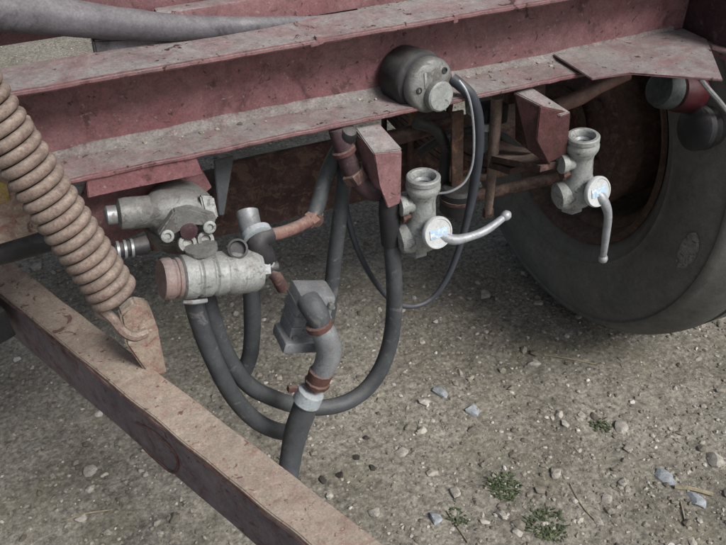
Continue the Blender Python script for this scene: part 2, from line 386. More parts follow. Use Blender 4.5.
# bank of settled dust in the inner corner of the channel
mb = MB(); vs_ = []; fs = []; NX, NP = 240, 7
for i in range(NX+1):
    x = XL+.02+(XR-XL-.04)*i/NX
    hw = .013*(1+.6*nz((x, 0, 0), 9, 2)+.25*nz((x, 0, 0), 40, 3)); hh = .012*(1+.7*nz((x, 0, 0), 7, 4)+.25*nz((x, 0, 0), 30, 5))
    for j in range(NP+1):
        a = math.pi/2*j/NP; y = .8545-max(.002, hw)*(1-math.sin(a))*1.6; z = ZB+.0066+max(.002, hh)*(1-math.cos(a))
        q = Vector((x, y, z)); vs_.append(q+Vector((0, -abs(nz(q, 90, 1)), nz(q, 90, 2)))*.0006)
for i in range(NX):
    for j in range(NP): fs.append((i*(NP+1)+j, (i+1)*(NP+1)+j, (i+1)*(NP+1)+j+1, i*(NP+1)+j+1))
chassis.part('dust_bank', mb.add(vs_, fs), M['earth'], beam)
chassis.part('corner_gusset', MB().plate([WZ(592, 78, .8095), WZ(630, 71.5, .8095), WZ(723, 79, .8095), Vector((.868, .80, .8095)), Vector((.868, .849, .8095)), Vector((.64, .849, .8095))], .003, (0, 0, 1), .0008), M['red'], beam)
# side rail at the right end of the beam
sr = chassis.part('side_rail', MB().box((.905, 1.75, .865), (.008, 1.98, .135), bev=.0015), M['red'])
chassis.part('rail_flange', MB().box((.8905, 1.75, .9365), (.036, 1.98, .008), bev=.0015), M['red'], sr)
chassis.part('rail_flange', MB().box((.8905, 1.75, .7935), (.036, 1.98, .008), bev=.0015), M['red'], sr)
chassis.part('end_gusset', MB().plate([(.870, .752, .811), (.870, .745, .96), (.870, .86, .96), (.870, .86, .802)], .006, (-1, 0, 0)), M['maroon'], beam)  # inner face painted darker to carry its shade
chassis.part('gusset_lip', MB().box((.884, .744, .875), (.030, .008, .175), bev=.0015), M['red'], sr)
# headboard above the beam; deck out of view, sized to shade the underframe
zb = W(120, 11, .888).z-.018
hb = chassis.part('headboard', MB().box((.45, .893, (zb+1.085)/2), (1.10, .010, 1.085-zb), bev=.002), M['red'])
chassis.part('shade_deck', MB().box((.30, 1.5, 1.092), (2.6, 1.22, .012), bev=.002), M['red'], hb)
chassis.part('deck_crossbar', MB().box((.42, 1.45, 1.06), (1.5, .05, .05), bev=.003), M['darkred'], hb)
chassis.part('headboard_foot', MB().box((.485, .8725, .9265), (.74, .026, .030), bev=.003, cuts=2, rough=.002), M['red'], hb)
chassis.part('packing_block', MB().plate([W(93, 40, .858), W(168, 36, .858), W(186, 52, .858), W(97, 62, .858)], .03, (0, -1, 0), .002), M['pipegrey'], hb)
# bracket plates under the beam that carry the couplings
def bracket(top, front, side=None, mtop='red', mfront='darkred'):
    o_ = chassis.part('mounting_bracket', MB().plate(top, .006, (0, -.5, 1), .0012), M[mtop])
    chassis.part('bracket_face', MB().plate(front, .006, (0, -1, 0), .0012), M[mfront], o_)
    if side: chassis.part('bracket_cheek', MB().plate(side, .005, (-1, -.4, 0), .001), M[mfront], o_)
bracket([W(355, 128, .80), W(379, 121, .80), W(402, 149, .755), W(374, 152, .755)],
        [W(374, 153, .752), W(402, 150.5, .752), W(401, 203, .752), W(388, 208, .752), W(380, 185, .752)],
        [W(355, 130, .80), W(374, 153, .755), W(382, 190, .755), W(366, 180, .785)], 'red', 'red')
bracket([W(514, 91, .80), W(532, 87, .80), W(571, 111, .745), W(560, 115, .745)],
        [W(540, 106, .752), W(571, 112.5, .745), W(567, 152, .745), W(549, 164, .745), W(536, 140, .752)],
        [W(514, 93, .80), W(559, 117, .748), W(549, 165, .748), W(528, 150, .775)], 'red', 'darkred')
# hanger under the left of the beam (carries the relay valve) and the plate the spring passes
hp = chassis.part('hanger_plate', MB().plate([W(88, 176, .835), W(196, 158, .835), W(212, 187, .835), W(180, 214, .835), W(118, 243, .835), W(92, 250, .835), W(78, 205, .835)], .007, (0, -1, 0), .001), M['red'])
chassis.part('hanger_lip', MB().plate([W(86, 177, .792), W(196, 156, .792), W(203, 174, .792), W(120, 190, .792), W(88, 198, .792)], .006, (0, -1, 0), .001), M['red'], hp)
sp_ = chassis.part('spring_plate', MB().plate([W(-60, 125, .76), W(30, 118, .76), W(78, 214, .76), W(40, 232, .76), W(-60, 262, .76)], .010, (0, -1, 0), .001), M['tan'])
chassis.part('paint_mark', MB().plate([W(-8, 178, .7585), W(7, 184, .7585), W(10, 200, .7585), W(-8, 206, .7585)], .0015, (0, -1, 0), 0), M['yellow'], sp_)

# ------------------------------------------------------------------ thick hose lying on the beam
solo('thick_hose', MB().tube([W(-140, -18, .86), W(-40, 6, .86), W(40, 14, .86), W(110, 22, .86), W(180, 27, .858), W(250, 25, .857), W(310, 21, .862), W(350, 15, .868)], [.021, .021, .020, .018, .0145, .010, .008, .007], 18, 8, .05), M['pipegrey'],
     'thick grey hose lying along the top of the red beam, upper left', 'hose')

# ------------------------------------------------------------------ axle and leaf spring
YA, ZA = WHEEL
axle = Thing('axle', 'dirty dark red square axle beam running behind the hoses to the wheel', 'axle', (.5, YA, ZA))
axle.part('axle_beam', MB().box((.50, YA, ZA), (.86, .09, .09), bev=.006, cuts=5, rough=.002), M['rustdark'])
axle.part('hub_flange', MB().lathe([(.05, 0), (.075, .005), (.075, .018), (.055, .022), (.05, .05)], (.93, YA, ZA), (1, 0, 0)), M['rust'])
axle.part('brake_shaft', MB().tube([W(412, 178, 1.08), W(480, 163, 1.08), W(552, 149, 1.08)], .0105, 12, 4), M['copper'])
axle.part('brake_shaft', MB().tube([W(470, 196, 1.12), W(530, 183, 1.12), W(575, 172, 1.12)], .013, 12, 4), M['rustdark'])
axle.part('face_plate', MB().plate([W(226, 163, 1.135), W(348, 137, 1.135), W(350, 182, 1.135), W(216, 216, 1.135), W(212, 200, 1.135)], .008, (0, -1, 0), .001), M['rustdark'])
lf = Thing('leaf_spring', 'dark stack of rusty spring leaves clamped over the axle behind the coupling', 'leaf spring', (.60, YA, .56))
for i in range(5):
    ln = .44-.07*i; zt = .60-.012*i
    pts = [(.60, YA+ln*t, zt+.10*(t*ln/.44)**2) for t in (-1, -.66, -.33, 0, .33, .66, 1)]
    mb = MB(); vs_ = []; fs = []
    for (x, y, z) in pts:
        vs_ += [(x-.03, y, z), (x+.03, y, z), (x+.03, y, z-.010), (x-.03, y, z-.010)]
    for k in range(6):
        for j in range(4): fs.append((k*4+j, k*4+(j+1) % 4, k*4+4+(j+1) % 4, k*4+4+j))
    fs += [(3, 2, 1, 0), (24, 25, 26, 27)]; mb.add(vs_, fs); lf.part('leaf', mb, M['rustdark'])
for dy in (-.06, .06):
    lf.part('clamp_bolt', MB().tube([(.562, YA+dy, .44), (.562, YA+dy, .60), (.562, YA+dy, .615), (.60, YA+dy, .62), (.638, YA+dy, .615), (.638, YA+dy, .60), (.638, YA+dy, .44)], .006, 8, 3), M['rust'])
lf.part('spring_hanger', MB().plate([(.60, .83, .79), (.60, .88, .79), (.60, .86, .68), (.60, .82, .68)], .02, (-1, 0, 0)), M['rustdark'])
#lf.part('spring_hanger', MB().plate([(.640, .80, .79), (.640, .86, .79), (.640, .80, .62), (.640, .74, .66)], .008, (-1, 0, 0)), M['darkred'])

# ------------------------------------------------------------------ wheel
XW = .976
wh = Thing('trailer_wheel', 'large worn black tyre on a rusty brown rim at the right', 'wheel', (XW+.1, YA, 0))
TW = .26
def tyre_profile():
    half = [(.262, .012), (.270, .004), (.283, -.006), (.2855, -.0095), (.290, -.0115), (.305, -.018), (.3075, -.0215), (.311, -.0215), (.3135, -.0205), (.325, -.025), (.368, -.031), (.405, -.028), (.431, -.019), (.4355, -.0165), (.439, -.0205), (.445, -.0195), (.453, -.008), (.469, .014), (.4795, .032), (.484, .052)]
    pr = list(half)
    for c in (.075, .13-.0, .185):
        pr += [(.4855, c-.012), (.474, c-.009), (.474, c+.009), (.4855, c+.012)]
    pr += [(r, TW-h) for r, h in half[::-1]]
    pr += [(.250, TW-.03), (.250, .03)]
    return pr
ty = wh.part('tyre', MB().lathe(tyre_profile(), (XW, YA, ZA), (1, 0, 0), 128, close=True), M['tyre'], ang=50)
# pale scuff on the sidewall
def on_side(r, a, h): return Vector((XW+h, YA+r*math.cos(a), ZA+r*math.sin(a)))
mb = MB()
vs_ = []; fs = []
na, nr = 10, 5
for i in range(na+1):
    for j in range(nr+1):
        a = R_(184)+R_(13)*i/na; k = math.sin(math.pi*min(1, max(0, i/na)))**.5; r = .402+(.034*(j/nr-.5))*k
        hh = np.interp(r, [.368, .405, .431], [-.031, -.028, -.019]); vs_.append(on_side(r, a, hh-.0018-.0007*math.sin(i*2+j)))
for i in range(na):
    for j in range(nr): fs.append((i*(nr+1)+j, i*(nr+1)+j+1, (i+1)*(nr+1)+j+1, (i+1)*(nr+1)+j))
wh.part('scuff_patch', MB().add(vs_, fs), M['ltyre'], ty)
rim = wh.part('rim', MB().lathe([(.265, .006), (.272, .000), (.268, -.006), (.258, -.002), (.252, .010), (.244, .035), (.232, .042), (.222, .060), (.218, .12), (.20, .15), (.10, .165), (.10, .172), (.205, .16), (.225, .13), (.238, .05), (.256, .030), (.262, .012)], (XW, YA, ZA), (1, 0, 0), 96, close=True), M['rust'])
wh.part('brake_drum', MB().lathe([(.10, -.012), (.176, -.014), (.186, -.010), (.190, .002), (.190, .02), (.183, .024), (.181, .11), (.174, .155), (.10, .158)], (XW, YA, ZA), (1, 0, 0), 72, jit=.012), M['rust'])
dr = wh.part('dust_shield', MB().lathe([(.06, -.018), (.150, -.020), (.158, -.016), (.160, -.011), (.06, -.009)], (XW, YA, ZA), (1, 0, 0), 64), M['rustdark'])
for k in range(6):
    a = R_(60*k+20); c = Vector((XW-.020, YA+.118*math.cos(a), ZA+.118*math.sin(a)))
    wh.part('bolt', MB().hexa(c, (-1, 0, 0), .010, .008), M['rust'], dr)

# ------------------------------------------------------------------ brake cylinder under the rail, ribbed boot, upper pipe
bc = Thing('brake_cylinder', 'grey green and dark red brake cylinder hanging below the beam beside the tyre', 'brake cylinder', W(675, 78, .86))
c0 = W(657, 88, .86); ax = (W(735, 98, .86)-c0).normalized()
bc.part('band', MB().lathe([(.018, 0), (.027, .004), (.030, .012), (.030, .030), (.027, .033)], c0, ax, 28), M['green'])
bc.part('body', MB().lathe([(.026, .033), (.031, .036), (.033, .05), (.033, .075), (.03, .085)], c0, ax, 28), M['dlamp'])
bt = bc.part('rubber_boot', MB().lathe([(.01, 0)]+[q for i in range(5) for q in ((.030+.003*(i % 2), .004+i*.011), (.037, .009+i*.011))]+[(.02, .062)], W(690, 128, .83), ax+Vector((0, 0, .15)), 28), M['black'])
bc.part('steel_strap', MB().tube([W(700, 78, .80), W(708, 88, .80), W(722, 104, .80), W(735, 122, .80)], .004, 8, 4), M['zinc'])
solo('steel_rod', MB().tube([W(556, 106, .90), W(580, 97, .90), W(600, 87, .90), W(628, 74, .90)], [.011, .012, .009, .009], 12, 4), M['copper'], 'short rusty rod slanting up to the beam above the right coupling', 'rod')

# ------------------------------------------------------------------ drawbar
ZD = .55
dA, dB = WZ(180, 390, ZD), WZ(369, 534, ZD)
dd = (dB-dA).normalized(); dn = Vector((-dd.y, dd.x, 0))
if dn.x > 0: dn = -dn                      # towards the left side of the bar
a_far = dA-dd*.52; a_near = dB+dd*.30; WD, HD = .0455, .100
db = Thing('drawbar', 'dust covered steel drawbar arm crossing the lower left corner', 'drawbar', (a_far+a_near)/2-Vector((0, 0, HD)))
def bar(a, b, wdt, h, mbv=.003, rough=.0012, cuts=30):
    c = (a+b)/2; return c, (b-a).length
c = (a_far+a_near)/2; L_ = (a_near-a_far).length
axs = (dd, dn, Vector((0, 0, 1)))
def longbar(c, dims, n, rough):
    mb = MB(); b = bmesh.new(); bmesh.ops.create_cube(b, size=1)
    for v in b.verts: v.co = Vector((v.co.x*dims[0], v.co.y*dims[1], v.co.z*dims[2]))
    bmesh.ops.bevel(b, geom=b.edges[:], offset=min(dims[1:])*.22 if min(dims[1:]) < .012 else .004, segments=3, affect='EDGES')
    for i in range(1, n):
        bmesh.ops.bisect_plane(b, geom=b.verts[:]+b.edges[:]+b.faces[:], plane_co=(dims[0]*(i/n-.5), 0, 0), plane_no=(1, 0, 0), dist=1e-6)
    for v in b.verts:
        q = Vector(c)+axs[0]*v.co.x+axs[1]*v.co.y+axs[2]*v.co.z
        v.co = q+Vector((nz(q, 22, 1), nz(q, 22, 2), nz(q, 22, 3)))*rough
    return mb.bm(b)
db.part('side_web', longbar(c+dn*(WD-.004)-Vector((0, 0, HD/2+.003)), (L_, .007, HD-.004), 60, .0008), M['purple'])
db.part('side_web', longbar(c+dn*.004-Vector((0, 0, HD/2+.003)), (L_, .007, HD-.004), 20, .0008), M['purple'])
db.part('top_plate', longbar(c+dn*WD/2-Vector((0, 0, .0035)), (L_, WD+.003, .007), 70, .0016), M['tan'])
db.part('bottom_plate', longbar(c+dn*WD/2-Vector((0, 0, HD+.0035)), (L_, WD-.012, .007), 40, .0012), M['purple'])
# weld seam along the upper edge
mb = MB(); pts = []
for i in range(90):
    t = i/89; q = a_far*(1-t)+a_near*t+dn*(WD+.0008)-Vector((0, 0, .0085)); pts.append(q+Vector((nz(q, 150, 1), nz(q, 150, 2), nz(q, 150, 3)))*.0025)
db.part('weld_seam', mb.tube(pts, .0026, 6, 1, smooth=False), M['darkred'])
# loop of raised rust along the side
pts = [W(u, v, 0.5) for u, v in ((0, 0),)]
def on_left(u, v):
    d = ray(u, v); n_ = dn; p0 = a_near+dn*(WD+.0005); return CAM+d*((p0-CAM).dot(n_)/d.dot(n_))
db.part('weld_seam', MB().tube([on_left(*q) for q in ((136, 422), (154, 432), (172, 449), (178, 463), (173, 472), (160, 463), (143, 447))], .0018, 6, 5), M['darkred'])

# ------------------------------------------------------------------ coil spring, its lug and the bar behind it
s_bot = W(115, 295, .668); s_top = W(-84, 0, .735)
cs = Thing('coil_spring', 'dusty coil spring stretched from the beam down to the drawbar', 'spring', s_bot)
ax_ = (s_top-s_bot); Ls = ax_.length; X_, Y_, Z_ = frame(ax_)
rw, rc = .0056, .0206; nt_ = int(Ls/.0119)
pts = []
for i in range(nt_*26+1):
    a = 2*math.pi*i/26; h = Ls*i/(nt_*26); pts.append(s_bot+Z_*h+(X_*math.cos(a)+Y_*math.sin(a))*rc)
cs.part('coil', MB().tube(pts, rw, 12, 1, smooth=False), M['spring'], ang=80)
cs.part('gap_shade_core', MB().tube([s_bot+Z_*.002, s_top], .0165, 14, 1, smooth=False), M['rustdark'])  # core added inside; its dark colour puts shade between the coils
hook = [s_bot+Y_*rc*.0+X_*rc, s_bot-Z_*.010+X_*rc*.9, W(112, 318, .662), W(122, 330, .658), W(134, 336, .655), W(146, 332, .66)]
cs.part('hook', MB().tube(hook, rw*1.02, 8, 6), M['spring'])
lug_b = WZ(150, 366, ZD)
lg = [W(120, 315, lug_b.y-.005), W(134, 303, lug_b.y-.005), W(150, 306, lug_b.y-.005), W(158, 328, lug_b.y-.004), W(167, 374, lug_b.y), W(148, 376, lug_b.y-.004), W(126, 345, lug_b.y-.006)]
lug = solo('spring_lug', MB().plate(lg, .018, (0, -1, 0), .003), M['tan'], 'rust stained steel lug joining the coil spring to the drawbar', 'lug')
solo('flat_link_bar', MB().plate([W(50, 218, .745), W(88, 224, .735), W(112, 322, .69), W(96, 318, .69)], .008, (-.5, -1, 0), .001), M['spring'], 'flat dusty steel bar lying behind the coil spring', 'bar')
# dark fittings at the far end of the drawbar
solo('black_pipe', MB().tube([W(-60, 262, .80), W(0, 249, .80), W(45, 237, .80), W(80, 228, .80)], .017, 14, 4), M['black'], 'black pipe crossing behind the spring at the left edge', 'pipe')
piv = Thing('drawbar_pivot', 'black pivot block at the far end of the drawbar', 'pivot', a_far+dd*.2-Vector((0, 0, .07)))
piv.part('block', MB().box(a_far+dd*.15+dn*.082-Vector((0, 0, .035)), (.10, .05, .05), axs, .004, 1, .002), M['black'])  # plain black block beside the far end of the bar
piv.part('pin', MB().lathe([(.012, 0), (.016, .004), (.016, .05), (.012, .054)], a_far+dd*.16+dn*.10-Vector((0, 0, .04)), dn), M['black'])

# ------------------------------------------------------------------ coupling heads with lever taps
def coupling(u0, v0, u1, v1, Y, disc, lever, name, label, leverlabel=None):
    top = W(u0, v0, Y); bot = W(u1, v1, Y); a_ = (top-bot); H_ = a_.length
    T = Thing('air_coupling', label, 'coupling', bot, 'air couplings below the beam')
    k = .93
    def sl(pr): return [(a*k, h) for a, h in pr]
    body = T.part('body', MB().lathe(sl([(.012, -.004), (.022, .000), (.0275, .010), (.0280, .024), (.0240, .034), (.0195, .044), (.0180, .070), (.0195, .078), (.0215, .081), (.0215, .0835)]), bot, a_, 32, jit=.03), M['alub'])
    T.part('mouth_ring', MB().lathe(sl([(.0195, .083), (.0235, .0845), (.0245, .088), (.0245, .0925), (.0225, .095), (.0225, .097), (.0238, .0985), (.0238, .104), (.0222, .1055), (.0180, .1055), (.0160, .103), (.0155, .092), (.006, .090)]), bot, a_, 36), M['alub'], body)
    T.part('gasket', MB().lathe([(.0085, .0903), (.0145, .0905), (.0145, .094), (.012, .0965), (.0085, .094)], bot, a_, 24, close=True), M['zinc'], body)
    x, y, z = frame(a_)
    # side port to the bracket
    pc = bot+z*.066*1.0; T.part('side_port', MB().lathe([(.011, 0), (.011, .022), (.0135, .023), (.0135, .031), (.010, .032)], pc, (-1, .1, 0), 20), M['alub'])
    pc = bot+z*.050; T.part('stud', MB().lathe([(.006, 0), (.006, .024), (.0085, .0245), (.0085, .029), (.006, .030)], pc, (-1, .05, 0), 8), M['rustring'])
    # outlet below
    T.part('outlet', MB().hexa(bot-z*.016+Vector((-.004, .004, 0)), a_, .016, .018), M['zinc'])
    T.part('ball_housing', MB().lathe([(.012, -.034), (.019, -.030), (.0215, -.020), (.0215, .012), (.018, .020)], bot+z*.016, (1, -.15, .12), 28, jit=.05), M['alub'], body)
    # tap disc facing the viewer and its lever
    dc = W(*disc, Y-.034); sx = Vector((.10, -1, .30)).normalized()
    T.part('tap_stem', MB().lathe([(.013, -.03), (.013, -.002), (.017, 0)], dc, sx, 20), M['alu'])
    d_ = T.part('tap_disc', MB().lathe([(.0185, -.003), (.0215, -.002), (.0220, .002), (.0205, .0045), (.019, .0046), (.0182, .0036), (.004, .0036)], dc, sx, 36), M['white'])
    fx, fy, fz = frame(sx, (0, 0, 1))
    T.part('disc_print', MB().box(dc+fz*.0042, (.026, .012, .0012), (fx, fy, fz), .0004), M['blue'], d_)
    lp = [dc-fz*.0055]+[W(*q, Y-.034+e) for *q, e in lever]
    n = len(lp); T.part('lever', MB().tube(lp, [.0085]+[.0075]+[.0058]*(n-3)+[.0045], 10, 6), M['lever'])
    T.part('lever_tip', MB().lathe([(.003, -.007), (.0062, -.004), (.0070, 0), (.0062, .004), (.003, .007)], lp[-1], lp[-1]-lp[-2], 14), M['lever'])
    return T
coupling(424, 156, 421, 243, .752, (437, 232), ((452, 239, -.004), (470, 236, -.006), (487, 229, -.004), (506, 215, 0)), 'a', 'grey metal air coupling whose lever tap points sideways to the right')
coupling(585, 121, 576, 200, .742, (597, 191), ((603, 200, -.006), (608, 214, -.008), (606, 235, -.006), (603, 258, -.004)), 'b', 'grey metal air coupling whose lever tap hangs straight down before the tyre')

# ------------------------------------------------------------------ dim things between the couplings, under the beam
ac = Thing('air_canister', 'small black air canister hanging behind the left coupling', 'canister', W(456, 222, .875))
ca = W(458, 186, .875); cb = W(455, 224, .875)
cbd = ac.part('shell', MB().lathe([(.008, -.001), (.022, .001), (.0265, .006), (.0265, .040), (.022, .046), (.008, .048)], ca, cb-ca, 28), M['black'])
ac.part('band', MB().lathe([(.0266, .016), (.0275, .0165), (.0275, .022), (.0266, .0225)], ca, cb-ca, 28), M['rustdark'], cbd)
ac.part('strap', MB().plate([W(452, 112, .876), W(464, 110, .876), W(463, 190, .876), W(452, 190, .876)], .004, (0, -1, 0), .0006), M['rust'])
hr = Thing('hanging_rod', 'dull dusty rod hanging under the beam between the two couplings', 'rod', W(492, 212, .885))
hr.part('shaft', MB().tube([W(497, 96, .87), W(495, 130, .875), W(492, 170, .88), W(488, 212, .885)], [.0085, .0085, .008, .0065], 12, 4), M['spring'])
hr.part('fork', MB().box(W(488, 212, .885), (.016, .010, .016), bev=.002), M['rust'])
solo('grey_rod_end', MB().tube([W(470, 108, .90), W(482, 122, .90), W(483, 150, .90)], [.008, .008, .007], 10, 4), M['zinc'], 'short grey bent pipe under the beam right of the socket', 'pipe')
solo('black_hose', MB().tube([W(415, 122, .90), W(436, 130, .90), W(446, 150, .90), W(444, 176, .90), W(450, 200, .91)], .0085, 12, 6), M['black'], 'thin black hose curving in the dark behind the left coupling', 'hose')
solo('black_hose', MB().tube([W(520, 150, .95), W(500, 135, .94), W(470, 130, .93), W(440, 140, .93), W(420, 152, .94)], .007, 12, 6), M['black'], 'black hose running sideways under the beam between the couplings', 'hose')
solo('rusty_tube', MB().tube([W(410, 196, 1.02), W(460, 181, 1.02), W(510, 170, 1.02), W(548, 160, 1.02)], .008, 12, 4), M['rust'], 'thin rusty tube running level behind the left coupling lever', 'tube')
un = Thing('pipe_union', 'dark rusty pipe union under the beam left of the right bracket', 'union', W(522, 158, .98))
un.part('hex_nut', MB().hexa(W(520, 157, .98), W(548, 149, .98)-W(520, 157, .98), .016, .020), M['rust'])
un.part('sleeve', MB().lathe([(.010, 0), (.0125, .002), (.0125, .026), (.010, .028)], W(534, 153, .98), W(548, 149, .98)-W(520, 157, .98), 18), M['maroon'])
jb = Thing('junction_box', 'small black junction box under the beam beside the socket cable', 'box', W(492, 122, .90))
jb.part('case', MB().box(W(492, 112, .90), (.040, .03, .030), bev=.004), M['black'])
jb.part('gland', MB().lathe([(.006, 0), (.008, .001), (.008, .012), (.005, .013)], W(486, 122, .888), (0, -.2, -1), 14), M['zinc'])
# ------------------------------------------------------------------ round trailer socket
sc_ = W(432, 86, .80)
ts = Thing('trailer_socket', 'round silver trailer light socket bolted to the red beam', 'socket', sc_)
sax = Vector((.18, -1, .12)).normalized()
sb = sc_-sax*.020+Vector((-.008, 0, .006))
ts.part('rubber_base', MB().lathe([(.034, -.034), (.0375, -.030), (.0385, .006), (.036, .010), (.03, .012)], sb, sax, 40, jit=.02), M['black'])
cap = ts.part('cap', MB().lathe([(.030, .008), (.0335, .010), (.0345, .014), (.0345, .022), (.032, .026), (.029, .028), (.012, .029)], sb+Vector((.004, 0, -.003)), sax, 40), M['alu'])
fx, fy, fz = frame(sax, (0, 0, 1))
fc = sb+Vector((.004, 0, -.003))+sax*.028
ts.part('hinge_boss', MB().lathe([(.0185, 0), (.0195, .003), (.0190, .010), (.017, .012), (.006, .0122)], fc-fy*.012+fx*.004, sax, 32), M['alub'], cap)
for q in ((.018, .016), (-.022, .0)):
    ts.part('screw', MB().lathe([(.0042, -.001), (.0042, .0015), (.0030, .0018), (.0028, .0004), (.001, .0004)], fc+fx*q[0]+fy*q[1], sax, 10), M['black'], cap)
ts.part('cap_rib', MB().box(fc-fx*.012+fy*.010+sax*.0005, (.004, .020, .003), (fx, fy, fz), .001), M['alub'], cap)

# ------------------------------------------------------------------ cables from the socket
solo('trailer_cable', MB().tube([W(452, 78, .80), W(462, 86, .79), W(472, 97, .785), W(478, 118, .785), W(478, 150, .79), W(474, 185, .80), W(468, 215, .80), W(460, 245, .80), W(448, 276, .80), W(432, 298, .80), W(412, 306, .80), W(393, 301, .80), W(374, 280, .805), W(358, 250, .81), W(348, 218, .815), W(343, 180, .82), W(340, 140, .83)], [.0075, .0075, .0075, .0075, .0075, .007, .0058, .005, .0045, .004, .004, .004, .004, .004, .004, .004, .004], 12, 6), M['cable'], 'black cable looping from the round socket down under the left coupling', 'cable')
solo('white_cable', MB().tube([W(459, 80, .782), W(467, 92, .772), W(472, 112, .77), W(474, 140, .77), W(472, 165, .77), W(464, 182, .77), W(450, 191, .775), W(436, 193, .785)], .0017, 8, 6), M['lever'], 'thin pale cable curling from the socket behind the left coupling', 'cable')

# ------------------------------------------------------------------ relay valve on the left
rv0 = W(165, 222, .79)
rv = Thing('relay_valve', 'dirty grey cast relay valve with a domed top under the beam', 'valve', W(165, 255, .79))
ra = (W(205, 214, .79)-W(125, 222, .79)).normalized()
p = W(116, 214, .785)
body = rv.part('body', MB().lathe([(.010, 0), (.0175, .004), (.0185, .012), (.0185, .038), (.0215, .042), (.0235, .052), (.0240, .080), (.020, .090)], p, ra, 32, jit=.05), M['alu'])
rv.part('dome', MB().lathe([(.040, -.016), (.042, -.004), (.040, .004), (.034, .012), (.022, .017), (.006, .018)], W(178, 206, .80), (.05, -.25, 1), 36, jit=.04), M['alu'], body)
rv.part('skirt', MB().lathe([(.030, -.045), (.034, -.040), (.036, -.016), (.040, -.012)], W(176, 210, .80), (.05, -.25, 1), 32, jit=.06), M['alu'], body)
rv.part('inlet_stub', MB().lathe([(.008, -.012), (.011, -.010), (.011, .006)], p, ra, 16), M['zinc'], body)
e1 = rv.part('elbow_fitting', MB().tube([W(116, 250, .775), W(128, 248, .775), W(146, 244, .78)], [.0085, .009, .012], 14, 4), M['black'])
for i in range(3): rv.part('ring', MB().lathe([(.0085, -.002), (.0112, -.0015), (.0112, .0015), (.0085, .002)], W(118+i*7, 250-i*1.2, .775), ra, 18), M['zinc'], e1)
fl = rv.part('flange', MB().plate([W(158, 236, .752), W(166, 240, .752), W(190, 222, .752), W(214, 227, .752), W(217, 216, .752), W(190, 208, .752), W(174, 212, .752)], .012, (0, -1, 0), .002), M['alu'])
for q in ((167, 235), (209, 226)):
    c_ = W(*q, .752); rv.part('bolt', MB().lathe([(.0075, -.004), (.0075, .004), (.0060, .0050), (.0042, .0050), (.0040, .002), (.0005, .002)], c_, (0.05, -1, .3), 16), M['alub'], fl)
rv.part('red_seal', MB().lathe([(.010, -.01), (.0115, 0), (.010, .006), (.003, .007)], W(188, 229, .756), (0, -1, .2), 18), M['maroon'], fl)
for (u, v, rr_) in ((188, 243, .0105), (206, 239, .0095)): rv.part('boss', MB().lathe([(rr_*1.1, -.022), (rr_*1.1, -.002), (rr_, 0), (rr_*.6, .0005), (rr_*.5, -.003), (rr_*.1, -.003)], W(u, v, .748), (.1, -.8, .6), 20, jit=.05), M['alu'], body)
rv.part('mounting_ear', MB().plate([W(200, 195, .78), W(214, 196, .78), W(219, 218, .77), W(206, 218, .77)], .010, (0, -1, 0), .002), M['alub'], body)

# ------------------------------------------------------------------ line filter (ringed cylinder with a red brown cap)
fa, fb = W(162, 279, .725), W(264, 268, .735); fax = (fb-fa).normalized()
fl_ = Thing('line_filter', 'ringed silver filter cylinder with a reddish end cap below the relay valve', 'filter', (fa+fb)/2-Vector((0, 0, .03)))
fl_.part('end_cap', MB().lathe([(.008, -.002), (.0225, -.001), (.0245, .003), (.0245, .010), (.022, .013), (.022, .015), (.0235, .016), (.0235, .020), (.018, .021)], fa, fax, 36), M['capred'])
prof = [(.018, .019), (.021, .021), (.0255, .023)]
for i in range(3):
    h = .026+i*.0175; prof += [(.0262, h), (.0262, h+.011), (.0240, h+.0135), (.0240, h+.0150)]
prof += [(.0270, .080), (.0275, .084), (.0275, .110), (.0240, .117), (.012, .120)]
fb_ = fl_.part('body', MB().lathe(prof, fa, fax, 40, jit=.015), M['alub'])
fl_.part('retaining_clip', MB().tube([fa+fax*.018-Vector((0, .012, .026)), fa+fax*.030-Vector((0, .016, .026)), fa+fax*.045-Vector((0, .014, .027))], .003, 8, 3), M['zinc'])
fl_.part('outlet_nut', MB().hexa(fa+fax*.118, fax, .0125, .012), M['zinc'])
fl_.part('outlet_nipple', MB().lathe([(.008, 0), (.009, .002), (.009, .012), (.007, .014)], fa+fax*.129, fax, 16), M['black'])
fl_.part('top_port', MB().lathe([(.009, -.02), (.0095, .012), (.012, .013), (.012, .022), (.0095, .0225), (.009, .016), (.002, .016)], W(238, 250, .745), (-.15, -.8, .7), 20), M['black'])
fl_.part('neck', MB().lathe([(.016, -.01), (.016, .016), (.019, .017), (.019, .022), (.012, .023)], W(204, 262, .738), (0, .1, 1), 24), M['alu'])

# ------------------------------------------------------------------ black elbow and brown pipe
pe = Thing('pipe_elbow', 'black elbow with pale collar feeding a reddish brown pipe', 'elbow', W(262, 262, .745))
pe.part('elbow', MB().tube([W(268, 268, .745), W(264, 256, .742), W(258, 246, .742), W(260, 238, .745), W(270, 233, .75)], [.013, .014, .0145, .0135, .012], 16, 5), M['black'])
pe.part('riser', MB().tube([W(247, 211, .79), W(250, 225, .775), W(256, 242, .75)], [.0140, .0140, .0135], 18, 4), M['zinc'])
pe.part('collar', MB().lathe([(.0155, -.004), (.0185, -.003), (.0185, .004), (.0155, .005)], W(257, 234, .748), (W(249, 222, .775)-W(258, 240, .75)), 28), M['collar'])
pe.part('nut', MB().hexa(W(262, 262, .742), (.6, -.2, -.5), .014, .012), M['zinc'])
bp_ = pe.part('brown_pipe', MB().tube([W(266, 235, .75), W(282, 232, .765), W(300, 225, .785), W(312, 218, .80), W(318, 212, .81)], [.0080, .0080, .0078, .0080, .0085], 14, 6), M['copper'])
pe.part('union_nut', MB().hexa(W(308, 221, .795), (W(318, 212, .81)-W(300, 225, .785)), .0105, .014), M['copper'], bp_)
